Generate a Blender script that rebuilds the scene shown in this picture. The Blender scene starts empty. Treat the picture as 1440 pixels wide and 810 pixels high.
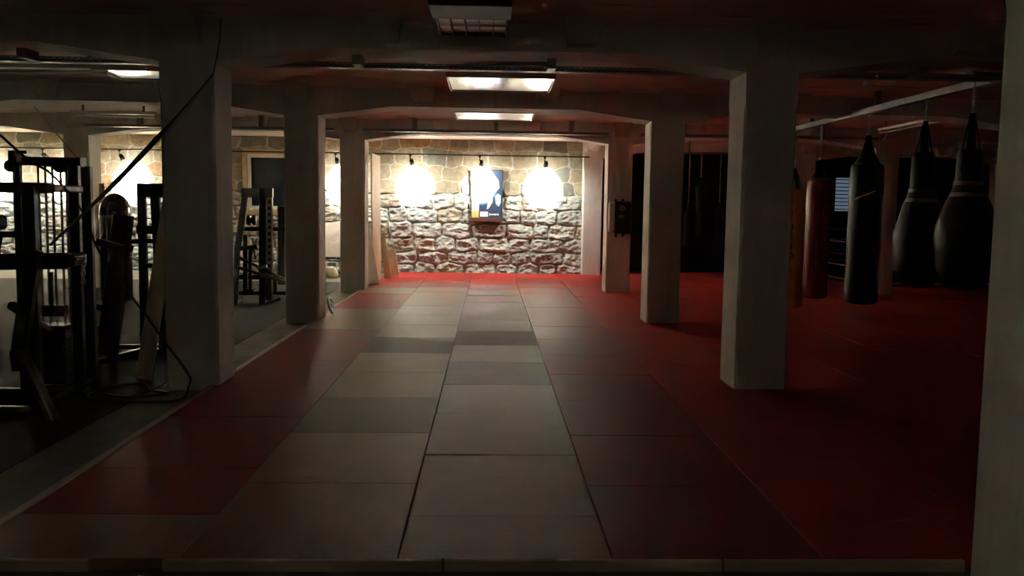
import bpy, bmesh, math, random
import numpy as np
from mathutils import Vector, Matrix, noise
random.seed(7)
C = bpy.context.scene.collection
PI = math.pi

# ------------------------------------------------------------------ camera
F, CYP, YAW, PITCH, ROLL, CAMH = 1081.35, 376.456, .0300854, .0798211, .0146524, 1.63148
fw = Vector((math.sin(YAW)*math.cos(PITCH), math.cos(YAW)*math.cos(PITCH), -math.sin(PITCH)))
rt = Vector((math.cos(YAW), -math.sin(YAW), 0)); up = rt.cross(fw)
R2 = math.cos(ROLL)*rt+math.sin(ROLL)*up; U2 = -math.sin(ROLL)*rt+math.cos(ROLL)*up
cd = bpy.data.cameras.new('camera'); cam = bpy.data.objects.new('camera', cd); C.objects.link(cam)
m = Matrix((R2, U2, -fw)).transposed().to_4x4(); m.translation = Vector((0, 0, CAMH)); cam.matrix_world = m
cd.sensor_width = 36; cd.lens = F*36/1440; cd.shift_y = (CYP-405)/1440; cd.clip_start = .05; cd.clip_end = 100
bpy.context.scene.camera = cam
def P(x, y, Y):
    """world point seen at photo pixel (x, y) at distance Y"""
    d = fw+R2*((x-720)/F)+U2*((CYP-y)/F); t = Y/d.y
    return Vector((d.x*t, Y, CAMH+d.z*t))
# ------------------------------------------------------------------ world, view, lamps' power
w = bpy.data.worlds.new('world'); bpy.context.scene.world = w; w.use_nodes = True
w.node_tree.nodes['Background'].inputs[0].default_value = (.02, .022, .025, 1)
w.node_tree.nodes['Background'].inputs[1].default_value = .3
vs = bpy.context.scene.view_settings
vs.view_transform = 'Standard'; vs.look = 'None'; vs.gamma = 1; vs.use_curve_mapping = False; vs.exposure = .6
CORE_W, SPILL_W, FILL_W = 3200, 112, 6
bpy.context.scene.cycles.max_bounces = 16; bpy.context.scene.cycles.diffuse_bounces = 12; bpy.context.scene.cycles.sample_clamp_indirect = 30
LAMP_COL = (1.0, .985, .91)

# ------------------------------------------------------------------ materials
def newmat(name):
    m = bpy.data.materials.new(name); m.use_nodes = True
    return m, m.node_tree, m.node_tree.nodes['Principled BSDF']
def nd(nt, t, **k):
    n = nt.nodes.new(t)
    for a, b in k.items():
        if a in n.inputs: n.inputs[a].default_value = b
        else: setattr(n, a, b)
    return n
def mat(name, col, rough=.5, metal=0, var=.15, scale=6, bump=.0, bscale=40, spec=.5, stretch=None, detail=4, rvar=0, emit=None):
    m, nt, b = newmat(name); L = nt.links.new
    tc = nd(nt, 'ShaderNodeTexCoord'); src = tc.outputs['Object']
    if stretch:
        mp = nd(nt, 'ShaderNodeMapping'); mp.inputs['Scale'].default_value = stretch; L(src, mp.inputs[0]); src = mp.outputs[0]
    n = nd(nt, 'ShaderNodeTexNoise', Scale=scale, Detail=detail, Roughness=.6); L(src, n.inputs['Vector'])
    r = nd(nt, 'ShaderNodeMapRange'); L(n.outputs['Fac'], r.inputs[0]); r.inputs[1].default_value = .3; r.inputs[2].default_value = .7
    r.inputs[3].default_value = 1-var; r.inputs[4].default_value = 1+var
    mx = nd(nt, 'ShaderNodeVectorMath', operation='SCALE'); mx.inputs[0].default_value = col[:3]; L(r.outputs[0], mx.inputs['Scale'])
    L(mx.outputs[0], b.inputs['Base Color'])
    b.inputs['Roughness'].default_value = rough; b.inputs['Metallic'].default_value = metal
    b.inputs['Specular IOR Level'].default_value = spec
    if rvar:
        q = nd(nt, 'ShaderNodeMapRange'); L(n.outputs['Fac'], q.inputs[0]); q.inputs[1].default_value = .3; q.inputs[2].default_value = .7
        q.inputs[3].default_value = rough-rvar; q.inputs[4].default_value = rough+rvar; L(q.outputs[0], b.inputs['Roughness'])
    if bump:
        n2 = nd(nt, 'ShaderNodeTexNoise', Scale=bscale, Detail=5, Roughness=.6); L(src, n2.inputs['Vector'])
        bp = nd(nt, 'ShaderNodeBump', Strength=bump, Distance=.01); L(n2.outputs['Fac'], bp.inputs['Height']); L(bp.outputs[0], b.inputs['Normal'])
    if emit:
        b.inputs['Emission Color'].default_value = (*emit[0], 1); b.inputs['Emission Strength'].default_value = emit[1]
    return m
def plaster(name, col, dirt=(.25, .2, .15), amt=.35):
    m, nt, b = newmat(name); L = nt.links.new
    tc = nd(nt, 'ShaderNodeTexCoord')
    mp = nd(nt, 'ShaderNodeMapping'); mp.inputs['Scale'].default_value = (9, 9, .55); L(tc.outputs['Object'], mp.inputs[0])
    n1 = nd(nt, 'ShaderNodeTexNoise', Scale=1.6, Detail=6, Roughness=.65); L(mp.outputs[0], n1.inputs['Vector'])
    n2 = nd(nt, 'ShaderNodeTexNoise', Scale=3.2, Detail=8, Roughness=.7); L(tc.outputs['Object'], n2.inputs['Vector'])
    cr = nd(nt, 'ShaderNodeValToRGB'); cr.color_ramp.elements[0].position = .28; cr.color_ramp.elements[1].position = .62
    d = tuple(c*(1-amt)+e*amt for c, e in zip(col, dirt))
    cr.color_ramp.elements[0].color = (*d, 1); cr.color_ramp.elements[1].color = (*col, 1)
    ad = nd(nt, 'ShaderNodeMix', data_type='FLOAT'); ad.inputs[0].default_value = .5; L(n1.outputs['Fac'], ad.inputs[2]); L(n2.outputs['Fac'], ad.inputs[3])
    L(ad.outputs[0], cr.inputs[0]); L(cr.outputs[0], b.inputs['Base Color'])
    b.inputs['Roughness'].default_value = .65; b.inputs['Specular IOR Level'].default_value = .3
    n3 = nd(nt, 'ShaderNodeTexNoise', Scale=22, Detail=5); L(tc.outputs['Object'], n3.inputs['Vector'])
    a2 = nd(nt, 'ShaderNodeMath', operation='ADD'); L(n1.outputs['Fac'], a2.inputs[0]); L(n3.outputs['Fac'], a2.inputs[1])
    bp = nd(nt, 'ShaderNodeBump', Strength=.5, Distance=.012); L(a2.outputs[0], bp.inputs['Height']); L(bp.outputs[0], b.inputs['Normal'])
    return m
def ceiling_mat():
    m, nt, b = newmat('stained_ceiling_bounce_tint'); L = nt.links.new
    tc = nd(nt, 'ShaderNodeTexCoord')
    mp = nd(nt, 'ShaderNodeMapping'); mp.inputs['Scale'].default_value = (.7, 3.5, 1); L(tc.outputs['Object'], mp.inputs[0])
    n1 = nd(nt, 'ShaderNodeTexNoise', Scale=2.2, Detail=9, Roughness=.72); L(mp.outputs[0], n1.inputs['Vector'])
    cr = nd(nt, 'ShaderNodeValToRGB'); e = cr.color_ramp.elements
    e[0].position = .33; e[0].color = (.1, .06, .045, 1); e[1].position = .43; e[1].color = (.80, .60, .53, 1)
    x = e.new(.6); x.color = (.88, .70, .63, 1)  # lighter stops are pinked to paint in red bounce off the mats
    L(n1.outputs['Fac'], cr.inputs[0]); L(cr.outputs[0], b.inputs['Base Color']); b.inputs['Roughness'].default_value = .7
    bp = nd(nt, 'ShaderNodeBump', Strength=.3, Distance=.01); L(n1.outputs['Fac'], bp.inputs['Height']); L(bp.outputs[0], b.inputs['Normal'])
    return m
def mat_vinyl(name, col, rough):
    m, nt, b = newmat(name); L = nt.links.new
    tc = nd(nt, 'ShaderNodeTexCoord'); g = nd(nt, 'ShaderNodeNewGeometry')
    oi = nd(nt, 'ShaderNodeObjectInfo')
    n1 = nd(nt, 'ShaderNodeTexNoise', Scale=2.5, Detail=5, Roughness=.6); L(g.outputs['Position'], n1.inputs['Vector'])
    r = nd(nt, 'ShaderNodeMapRange'); L(n1.outputs['Fac'], r.inputs[0]); r.inputs[1].default_value = .3; r.inputs[2].default_value = .7; r.inputs[3].default_value = .82; r.inputs[4].default_value = 1.15
    ra = nd(nt, 'ShaderNodeMapRange'); L(oi.outputs['Random'], ra.inputs[0]); ra.inputs[3].default_value = .85; ra.inputs[4].default_value = 1.15
    mu = nd(nt, 'ShaderNodeMath', operation='MULTIPLY'); L(r.outputs[0], mu.inputs[0]); L(ra.outputs[0], mu.inputs[1])
    v = nd(nt, 'ShaderNodeVectorMath', operation='SCALE'); v.inputs[0].default_value = col; L(mu.outputs[0], v.inputs['Scale']); L(v.outputs[0], b.inputs['Base Color'])
    q = nd(nt, 'ShaderNodeMapRange'); L(n1.outputs['Fac'], q.inputs[0]); q.inputs[1].default_value = .3; q.inputs[2].default_value = .7; q.inputs[3].default_value = rough-.04; q.inputs[4].default_value = rough+.05
    q2 = nd(nt, 'ShaderNodeMath', operation='MULTIPLY_ADD'); L(oi.outputs['Random'], q2.inputs[0]); q2.inputs[1].default_value = .07; L(q.outputs[0], q2.inputs[2]); L(q2.outputs[0], b.inputs['Roughness'])
    mp = nd(nt, 'ShaderNodeMapping'); mp.inputs['Scale'].default_value = (14, 42, 14); L(g.outputs['Position'], mp.inputs[0])
    n2 = nd(nt, 'ShaderNodeTexNoise', Scale=1, Detail=6, Roughness=.65, Distortion=.6); L(mp.outputs[0], n2.inputs['Vector'])
    bp = nd(nt, 'ShaderNodeBump', Strength=.6, Distance=.006); L(n2.outputs['Fac'], bp.inputs['Height']); L(bp.outputs[0], b.inputs['Normal'])
    b.inputs['Specular IOR Level'].default_value = .05
    return m
def stone_mat():
    m, nt, b = newmat('stone_masonry'); L = nt.links.new
    at = nd(nt, 'ShaderNodeVertexColor'); at.layer_name = 'stone'
    tc = nd(nt, 'ShaderNodeTexCoord')
    n1 = nd(nt, 'ShaderNodeTexNoise', Scale=9, Detail=8, Roughness=.7); L(tc.outputs['Object'], n1.inputs['Vector'])
    r = nd(nt, 'ShaderNodeMapRange'); L(n1.outputs['Fac'], r.inputs[0]); r.inputs[1].default_value = .3; r.inputs[2].default_value = .7; r.inputs[3].default_value = .7; r.inputs[4].default_value = 1.25
    v = nd(nt, 'ShaderNodeVectorMath', operation='SCALE'); L(at.outputs['Color'], v.inputs[0]); L(r.outputs[0], v.inputs['Scale']); L(v.outputs[0], b.inputs['Base Color'])
    n2 = nd(nt, 'ShaderNodeTexNoise', Scale=30, Detail=6, Roughness=.7); L(tc.outputs['Object'], n2.inputs['Vector'])
    bp = nd(nt, 'ShaderNodeBump', Strength=.8, Distance=.02); L(n2.outputs['Fac'], bp.inputs['Height']); L(bp.outputs[0], b.inputs['Normal'])
    b.inputs['Roughness'].default_value = .85; b.inputs['Specular IOR Level'].default_value = .25
    return m
M = dict(
 plaster=plaster('white_painted_concrete', (.73, .73, .67)),
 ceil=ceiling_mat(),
 red=mat_vinyl('red_mat_vinyl', (.34, .032, .025), .45), red2=mat_vinyl('worn_red_mat_vinyl', (.24, .035, .026), .44),
 tan=mat_vinyl('faded_brown_mat_vinyl', (.25, .135, .075), .41), tan2=mat_vinyl('dull_brown_mat_vinyl', (.17, .085, .05), .54), tan3=mat_vinyl('dim_brown_mat_vinyl', (.19, .10, .058), .47),
 concrete=mat('bare_concrete_floor', (.20, .19, .16), .75, spec=.3, var=.3, bump=.3, scale=3),
 rubber=mat('black_rubber_flooring', (.02, .02, .02), .8, var=.3, bump=.3, bscale=90, spec=.2),
 trim=mat('raw_wood_trim', (.5, .40, .28), .6, bump=.3, stretch=(1, 1, 6)),
 wood=mat('pale_pine', (.68, .55, .38), .55, stretch=(12, 12, 1), bump=.2, scale=2),
 ply=mat('white_board', (.72, .66, .55), .5, var=.06),
 stone=stone_mat(),
 black=mat('black_wall_paint', (.005, .005, .005), .75, spec=.15),
 blackmetal=mat('black_painted_steel', (.02, .02, .02), .38, var=.3, bump=.1),
 greymetal=mat('grey_painted_steel', (.17, .17, .16), .42, metal=.2, var=.25, bump=.1),
 darksteel=mat('dark_galvanised_steel', (.24, .23, .21), .45, metal=.3),
 chrome=mat('chrome_rod', (.75, .75, .74), .12, metal=1, var=.05),
 galv=mat('galvanised_steel', (.48, .47, .44), .38, metal=.8),
 maroon=mat('maroon_vinyl_pad', (.06, .012, .014), .4, bump=.15),
 blackpad=mat('black_leather', (.009, .009, .011), .42, spec=.25, var=.2, bump=.3, bscale=30),
 yellow=mat('yellow_vinyl', (.62, .30, .03), .38, bump=.15, bscale=15),
 redbag=mat('red_vinyl', (.22, .018, .025), .3, bump=.2, bscale=15),
 whiteprint=mat('white_print', (.55, .53, .5), .5), greyprint=mat('faded_print', (.28, .2, .2), .5),
 blackprint=mat('black_print', (.01, .01, .01), .5),
 white=mat('white_enamel', (.75, .74, .7), .4, var=.05), glassy=mat('clear_lamp_tube', (.8, .8, .78), .15, var=.02),
 reflector=mat('polished_reflector', (.88, .88, .86), .13, metal=1, var=.04, bump=.08, bscale=7),
 pvc=mat('white_window_plastic', (.66, .66, .62), .35, var=.05), pane=mat('dark_window_glass', (.015, .02, .025), .06, var=.05),
 cream=mat('cream_plaster', (.5, .38, .22), .7, bump=.3),
 rope=mat('grey_rope', (.25, .23, .19), .8, bump=.4, bscale=120), hose=mat('black_rubber_cable', (.015, .015, .015), .35),
 cord=mat('pale_cord', (.5, .48, .42), .7), wire=mat('white_wire', (.6, .58, .52), .5),
 darkwood=mat('reddish_brown_wood', (.10, .035, .02), .5, stretch=(1, 8, 8)),
 blueprint=mat('poster_blue_black', (.03, .055, .10), .35), skin=mat('poster_pale_figure', (.62, .45, .36), .4), bluewhite=mat('poster_light_blue', (.35, .5, .65), .4),
 orange=mat('poster_orange', (.8, .45, .15), .4),
 ringcanvas=mat('dark_canvas', (.03, .028, .03), .7), ringrope=mat('white_ring_rope', (.6, .58, .54), .5),
 daylight=mat('window_daylight_glass', (.2, .25, .3), .3, emit=((.55, .75, 1), .10)), 
 satin=mat('satin_reflector', (.6, .6, .57), .3, metal=1, var=.1, bump=.1, bscale=6), olive=mat('olive_painted_cover', (.05, .047, .036), .6, spec=.2), glossblack=mat('glossy_black_shell', (.12, .12, .12), .16, metal=.8), bandgrey=mat('faded_band', (.22, .21, .2), .5), ironplate=mat('grey_iron_plate', (.25, .25, .24), .4, metal=.5), bluelabel=mat('label_grey', (.3, .3, .3), .5),
)
# ------------------------------------------------------------------ mesh helpers
class MB:
    def __init__(s): s.v = []; s.f = []; s.smooth = []
    def add(s, v, f, smooth=False):
        o = len(s.v); s.v += [tuple(x) for x in v]; s.f += [tuple(i+o for i in q) for q in f]; s.smooth += [smooth]*len(f); return s
    def box(s, x0, x1, y0, y1, z0, z1):
        return s.add([(x, y, z) for x in (x0, x1) for y in (y0, y1) for z in (z0, z1)],
                     [(0, 1, 3, 2), (4, 6, 7, 5), (0, 4, 5, 1), (2, 3, 7, 6), (0, 2, 6, 4), (1, 5, 7, 3)])
    def bar(s, a, b, w, h=None, upv=(0, 0, 1), taper=1.0):
        a, b = Vector(a), Vector(b); h = h or w; d = (b-a).normalized(); u = Vector(upv)
        if abs(d.dot(u)) > .97: u = Vector((0, 1, 0))
        r = d.cross(u).normalized(); u = r.cross(d).normalized(); v = []
        for p, k in ((a, 1), (b, taper)):
            c = min(w, h)*.18
            for i, j in ((-w/2+c, -h/2), (w/2-c, -h/2), (w/2, -h/2+c), (w/2, h/2-c), (w/2-c, h/2), (-w/2+c, h/2), (-w/2, h/2-c), (-w/2, -h/2+c)):
                v.append(p+r*i*k+u*j*k)
        return s.add(v, [tuple(range(7, -1, -1)), tuple(range(8, 16))]+[(i, (i+1) % 8, 8+(i+1) % 8, 8+i) for i in range(8)])
    def tube(s, pts, r, n=8, closed=False):
        pts = [Vector(p) for p in pts]; v = []; N = len(pts); pu = None
        for i, p in enumerate(pts):
            if closed: d = pts[(i+1) % N]-pts[i-1]
            else: d = pts[min(i+1, N-1)]-pts[max(i-1, 0)]
            d.normalize()
            if pu is None: pu = Vector((0, 0, 1)) if abs(d.z) < .9 else Vector((1, 0, 0))
            a = d.cross(pu).normalized(); pu = a.cross(d).normalized()
            rr = r[i] if isinstance(r, (list, tuple)) else r
            for k in range(n): t = 2*PI*k/n; v.append(p+a*math.cos(t)*rr+pu*math.sin(t)*rr)
        f = [(i*n+k, i*n+(k+1) % n, ((i+1) % N)*n+(k+1) % n, ((i+1) % N)*n+k) for i in range(N if closed else N-1) for k in range(n)]
        s.add(v, f, True)
        if not closed: s.add([v[k] for k in range(n)], [tuple(range(n))]); s.add([v[(N-1)*n+k] for k in range(n)], [tuple(range(n-1, -1, -1))])
        return s
    def lathe(s, prof, c=(0, 0, 0), n=28, axis=(0, 0, 1), wob=0):
        ax = Vector(axis).normalized(); q = Vector((0, 0, 1)).rotation_difference(ax); c = Vector(c); v = []
        for (r, z) in prof:
            for k in range(n):
                t = 2*PI*k/n; rr = r
                p = Vector((rr*math.cos(t), rr*math.sin(t), z))
                if wob: p *= 1; k2 = 1+wob*noise.noise(Vector((p.x*5, p.y*5, z*4))); p.x *= k2; p.y *= k2
                v.append(c+q @ p)
        f = [(i*n+k, i*n+(k+1) % n, (i+1)*n+(k+1) % n, (i+1)*n+k) for i in range(len(prof)-1) for k in range(n)]
        s.add(v, f, True)
        if prof[0][0] > 1e-4: s.add([v[k] for k in range(n)], [tuple(range(n-1, -1, -1))])
        if prof[-1][0] > 1e-4: o = (len(prof)-1)*n; s.add([v[o+k] for k in range(n)], [tuple(range(n))])
        return s
    def prism(s, poly, axis, a, b):
        """poly of 2-D points extruded along axis ('x','y','z') from a to b"""
        def pt(u, w, t): return {'x': (t, u, w), 'y': (u, t, w), 'z': (u, w, t)}[axis]
        n = len(poly); v = [pt(u, w, a) for u, w in poly]+[pt(u, w, b) for u, w in poly]
        return s.add(v, [tuple(range(n)), tuple(range(2*n-1, n-1, -1))]+[(i, n+i, n+(i+1) % n, (i+1) % n) for i in range(n)])
    def build(s, name, m, parent=None, bevel=0, loc=None, mw=None):
        me = bpy.data.meshes.new(name); me.from_pydata(s.v, [], s.f)
        me.polygons.foreach_set('use_smooth', s.smooth)
        bm = bmesh.new(); bm.from_mesh(me); bmesh.ops.recalc_face_normals(bm, faces=bm.faces); bm.to_mesh(me); bm.free()
        me.materials.append(m); o = bpy.data.objects.new(name, me); C.objects.link(o)
        if parent is not None:
            o.parent = parent
            if mw is None: o.location = -Vector(parent.location) if parent.type == 'EMPTY' else (0, 0, 0)
        if bevel:
            md = o.modifiers.new('bevel', 'BEVEL'); md.width = bevel; md.segments = 2; md.limit_method = 'ANGLE'
        return o
def tag(o, label=None, cat=None, group=None, kind=None):
    for k, v in (('label', label), ('category', cat), ('group', group), ('kind', kind)):
        if v: o[k] = v
    return o
def thing(name, label, cat, loc=(0, 0, 0), group=None):
    o = bpy.data.objects.new(name, None); C.objects.link(o); o.location = loc; o.empty_display_size = .1
    return tag(o, label, cat, group)
def struct(o): o['kind'] = 'structure'; return o
def text_mb(txt, size, extrude=.002):
    cu = bpy.data.curves.new('t', 'FONT'); cu.body = txt; cu.size = size; cu.extrude = extrude; cu.align_x = 'CENTER'; cu.align_y = 'CENTER'
    o = bpy.data.objects.new('t', cu); C.objects.link(o); bpy.context.view_layer.update()
    me = o.evaluated_get(bpy.context.evaluated_depsgraph_get()).to_mesh()
    v = [tuple(x.co) for x in me.vertices]; f = [tuple(p.vertices) for p in me.polygons]
    o.evaluated_get(bpy.context.evaluated_depsgraph_get()).to_mesh_clear()
    bpy.data.objects.remove(o); bpy.data.curves.remove(cu)
    return v, f
def smooth_pts(pts, n=8):
    pts = [Vector(p) for p in pts]; out = []
    for i in range(len(pts)-1):
        a, b, c, d = pts[max(i-1, 0)], pts[i], pts[i+1], pts[min(i+2, len(pts)-1)]
        for k in range(n):
            t = k/n; out.append(.5*((2*b)+(c-a)*t+(2*a-5*b+4*c-d)*t*t+(-a+3*b-3*c+d)*t**3))
    return out+[pts[-1]]

# ------------------------------------------------------------------ the setting
ZC = 3.22; FL = -.05; BY = 18.9
ROWS = [-.95, 2.94, 6.84, 10.80, 14.72, 18.58]; CW = .46
COLS = [-12.63, -7.97, -2.87, 2.25, 7.42, 12.5]          # left faces, .47 wide
def cfx(i, row):                                             # slight irregularity of the real columns
    return COLS[i]+{(2, 14.72): .03, (2, 10.80): .02, (4, 10.80): .09}.get((i, row), 0)
struct(MB().box(-13.4, 13.4, -3.2, 21.2, FL-.1, FL).build('floor', M['concrete']))
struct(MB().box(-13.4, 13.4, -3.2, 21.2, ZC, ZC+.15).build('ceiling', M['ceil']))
struct(MB().box(-13.4, -13.2, -3.2, 19.2, FL, ZC).build('wall_left', M['plaster']))
struct(MB().box(13.2, 13.4, -3.2, 21.2, FL, ZC).build('wall_right', M['black']))
struct(MB().box(-13.2, 13.2, -3.2, -3.0, FL, ZC).build('wall_front', M['plaster']))
struct(MB().box(2.76, 13.2, 19.72, 19.9, FL, ZC).build('wall_back_right', M['black']))
struct(MB().box(2.60, 2.76, 19.04, 19.72, FL, ZC).build('wall_recess', M['black']))
for y0 in ROWS:                                              # beams with haunches and corbels
    mb = MB()
    top = [(-13.2, ZC), (13.2, ZC)]
    bot = []
    for i in range(len(COLS)-1, -1, -1):
        x = cfx(i, y0)
        if i == 5: bot += [(13.2, 2.84)]
        bot += [(x+.47, 2.84), (x, 2.84)]
        if i > 0: bot += [(x-1.02, 2.98), (cfx(i-1, y0)+.47+1.02, 2.98)]
    bot += [(-13.2, 2.86)]
    if y0 > 18: top = [(2.25, ZC), (13.2, ZC)]; bot = [q for q in bot if q[0] > 2.24]
    mb.prism(top[:1]+[top[1]]+bot, 'y', y0, y0+CW)
    for i in range(len(COLS)-1):
        xa, xb = COLS[i]+.235, COLS[i+1]+.235
        if y0 > 18 and i < 3: continue
        for k in range(3):
            xc = xa+(xb-xa)*k/3
            for sgn, yb in ((-1, y0), (1, y0+CW)):
                d = .3
                v = [(xc-.17, yb+sgn*d, ZC), (xc+.17, yb+sgn*d, ZC), (xc+.17, yb, ZC), (xc-.17, yb, ZC), (xc-.12, yb, 3.02 if k else 2.98), (xc+.12, yb, 3.02 if k else 2.98),
                     (xc-.13, yb+sgn*.1, 3.04), (xc+.13, yb+sgn*.1, 3.04)]
                mb.add(v, [(0, 1, 2, 3), (0, 1, 7, 6), (6, 7, 5, 4), (0, 3, 4, 6), (1, 2, 5, 7), (3, 2, 5, 4)])
    struct(mb.build('ceiling_beam', M['plaster']))
    for i in range(len(COLS)):
        if y0 > 18 and i < 3: continue
        x = cfx(i, y0); a, b = x, x+.47; c = .022; mb = MB(); rings = []
        for z, k in ((FL, c), (2.50, c), (2.60, 0), (2.84, 0)):
            rings.append([(a+k, y0, z), (b-k, y0, z), (b, y0+k, z), (b, y0+CW-k, z), (b-k, y0+CW, z), (a+k, y0+CW, z), (a, y0+CW-k, z), (a, y0+k, z)])
        v = sum(rings, []); mb.add(v, [(r*8+k, r*8+(k+1) % 8, (r+1)*8+(k+1) % 8, (r+1)*8+k) for r in range(3) for k in range(8)]+[tuple(range(8))])
        struct(mb.build('column', M['plaster']))

# stone wall --------------------------------------------------------
def fbm(x, z, oct=5, s0=1., seed=0, ridged=False):
    out = np.zeros_like(x); amp = 1.; tot = 0
    for o in range(oct):
        f = s0*2**o; X = x*f+seed*17.3+o*5.1; Z = z*f+seed*9.7+o*3.3
        xi = np.floor(X).astype(np.int64); zi = np.floor(Z).astype(np.int64); fx = X-xi; fz = Z-zi
        fx = fx*fx*(3-2*fx); fz = fz*fz*(3-2*fz)
        def h(a, b):
            n = (a*374761393+b*668265263+o*1442695+seed*7919) & 0xffffffff
            n = ((n ^ (n >> 13))*1274126177) & 0xffffffff; return ((n ^ (n >> 16)) & 0xffff)/65535.
        v = (h(xi, zi)*(1-fx)+h(xi+1, zi)*fx)*(1-fz)+(h(xi, zi+1)*(1-fx)+h(xi+1, zi+1)*fx)*fz
        if ridged: v = 1-abs(2*v-1)
        out += v*amp; tot += amp; amp *= .5
    return out/tot
WX0, WX1 = -13.2, 2.60; WIN = (-5.86, -4.62, 1.46, 2.80)
def stone_wall():
    xs = np.concatenate([np.arange(WX0, -2.6, .022), np.arange(-2.6, WX1+1e-6, .0135)]); zs = np.arange(FL, ZC+.001, .015)
    xs[-1] = WX1; X, Z = np.meshgrid(xs, zs)
    rng = np.random.RandomState(5)
    zb = [FL, .2, .5, .84, 1.2, 1.54, 1.9, 2.24, 2.58, 2.9, 3.4]
    seeds = []; tint = []; ROUGH = []
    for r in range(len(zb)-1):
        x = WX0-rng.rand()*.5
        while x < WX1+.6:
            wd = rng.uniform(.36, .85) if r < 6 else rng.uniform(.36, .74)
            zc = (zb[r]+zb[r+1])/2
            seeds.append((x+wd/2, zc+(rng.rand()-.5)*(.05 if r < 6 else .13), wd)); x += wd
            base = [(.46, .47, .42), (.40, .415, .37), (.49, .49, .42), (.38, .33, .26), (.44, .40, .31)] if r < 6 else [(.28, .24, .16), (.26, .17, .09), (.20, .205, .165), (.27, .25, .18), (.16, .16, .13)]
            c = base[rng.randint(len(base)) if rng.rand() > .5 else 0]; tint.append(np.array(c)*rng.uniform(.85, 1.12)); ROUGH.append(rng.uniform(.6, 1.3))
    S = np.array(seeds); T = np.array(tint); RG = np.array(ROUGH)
    wx = X+.13*(fbm(X, Z, 4, 3., 1)-.5); wz = Z+.12*(fbm(X, Z, 4, 2.6, 2)-.5)
    n = X.size; px, pz = wx.ravel(), wz.ravel(); d1 = np.full(n, 9e9); d2 = np.full(n, 9e9); i1 = np.zeros(n, int)
    for k in range(len(S)):
        dx = np.abs(px-S[k, 0])/(S[k, 2]/2); dz = np.abs(pz-S[k, 1])/.17
        d = (dx**3.2+dz**3.2)**(1/3.2)*.17
        m1 = d < d1; d2 = np.where(m1, d1, np.minimum(d2, d)); i1 = np.where(m1, k, i1); d1 = np.where(m1, d, d1)
    e = (d2-d1).reshape(X.shape); idx = i1.reshape(X.shape)
    low = 1/(1+np.exp((Z-2.02-.25*(fbm(X, Z*0, 2, 1.1, 4)-.5)*2)/.05))     # rusticated zone below about two metres
    sm = np.clip(e/(.035+.05*fbm(X, Z, 2, 4., 21)), 0, 1); sm = sm*sm*(3-2*sm)
    rid = fbm(X, Z*1.4, 6, 4.2, 6, True); rid2 = fbm(X, Z, 5, 9., 8); big = fbm(X, Z, 3, 3.4, 9)
    rid3 = fbm(X*.8, Z*1.7, 5, 11., 31, True); facet = np.abs(fbm(X+Z*.4, Z*1.5, 4, 5.5, 33)-.5)
    rock = (sm*(.035+.035*RG[idx])+(rid-.55)*.10*(.35+.65*sm)+(rid2-.5)*.035+(rid3-.5)*.035-facet*.08+(big-.5)*.08)
    holes = np.clip((fbm(X, Z, 3, 2.1, 12)-.66)*6, 0, 1)*.07
    rock -= holes
    flat = -.006*(1-np.clip(e/.02, 0, 1))+(rid2-.5)*.012+(big-.5)*.012
    D = low*rock+(1-low)*flat
    Yv = BY-.06-D
    mort = np.clip(1-e/.024, 0, 1)
    mort = np.where(low > .5, mort*.35*(fbm(X, Z, 3, 2., 41) > .5), mort*.9)
    col = T[idx]; mc = np.array((.56, .54, .44))
    stain = np.clip((fbm(X, Z, 4, 1.7, 15)-.57)*5, 0, 1)[..., None]*low[..., None]
    col = col*(1-stain*.35)+np.array((.30, .18, .12))*stain*.35
    col = col*(1-mort[..., None])+mc*mort[..., None]
    nz, nx = X.shape; verts = np.stack([X, Yv, Z], -1).reshape(-1, 3)
    I = np.arange(nz*nx).reshape(nz, nx)
    q = np.stack([I[:-1, :-1], I[:-1, 1:], I[1:, 1:], I[1:, :-1]], -1)
    cx = (X[:-1, :-1]+X[1:, 1:])/2; cz = (Z[:-1, :-1]+Z[1:, 1:])/2
    keep = ~((cx > WIN[0]) & (cx < WIN[1]) & (cz > WIN[2]) & (cz < WIN[3]))
    q = q[keep].reshape(-1, 4)
    me = bpy.data.meshes.new('wall_back'); me.from_pydata(verts.tolist(), [], q.tolist())
    ca = me.color_attributes.new('stone', 'FLOAT_COLOR', 'POINT')
    rgba = np.concatenate([col.reshape(-1, 3), np.ones((n, 1))], 1).astype(np.float32)
    ca.data.foreach_set('color', rgba.ravel()); me.polygons.foreach_set('use_smooth', [True]*len(me.polygons))
    me.materials.append(M['stone']); o = bpy.data.objects.new('wall_back', me); C.objects.link(o)
    # a solid core behind the face, open at the window
    c = MB(); y0, y1 = BY+.06, BY+.25
    c.box(WX0, WIN[0], y0, y1, FL, ZC); c.box(WIN[1], WX1, y0, y1, FL, ZC); c.box(WIN[0], WIN[1], y0, y1, FL, WIN[2]); c.box(WIN[0], WIN[1], y0, y1, WIN[3], ZC)
    struct(c.build('wall_back_core', M['cream'])); struct(o); return o
stone_wall()
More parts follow.
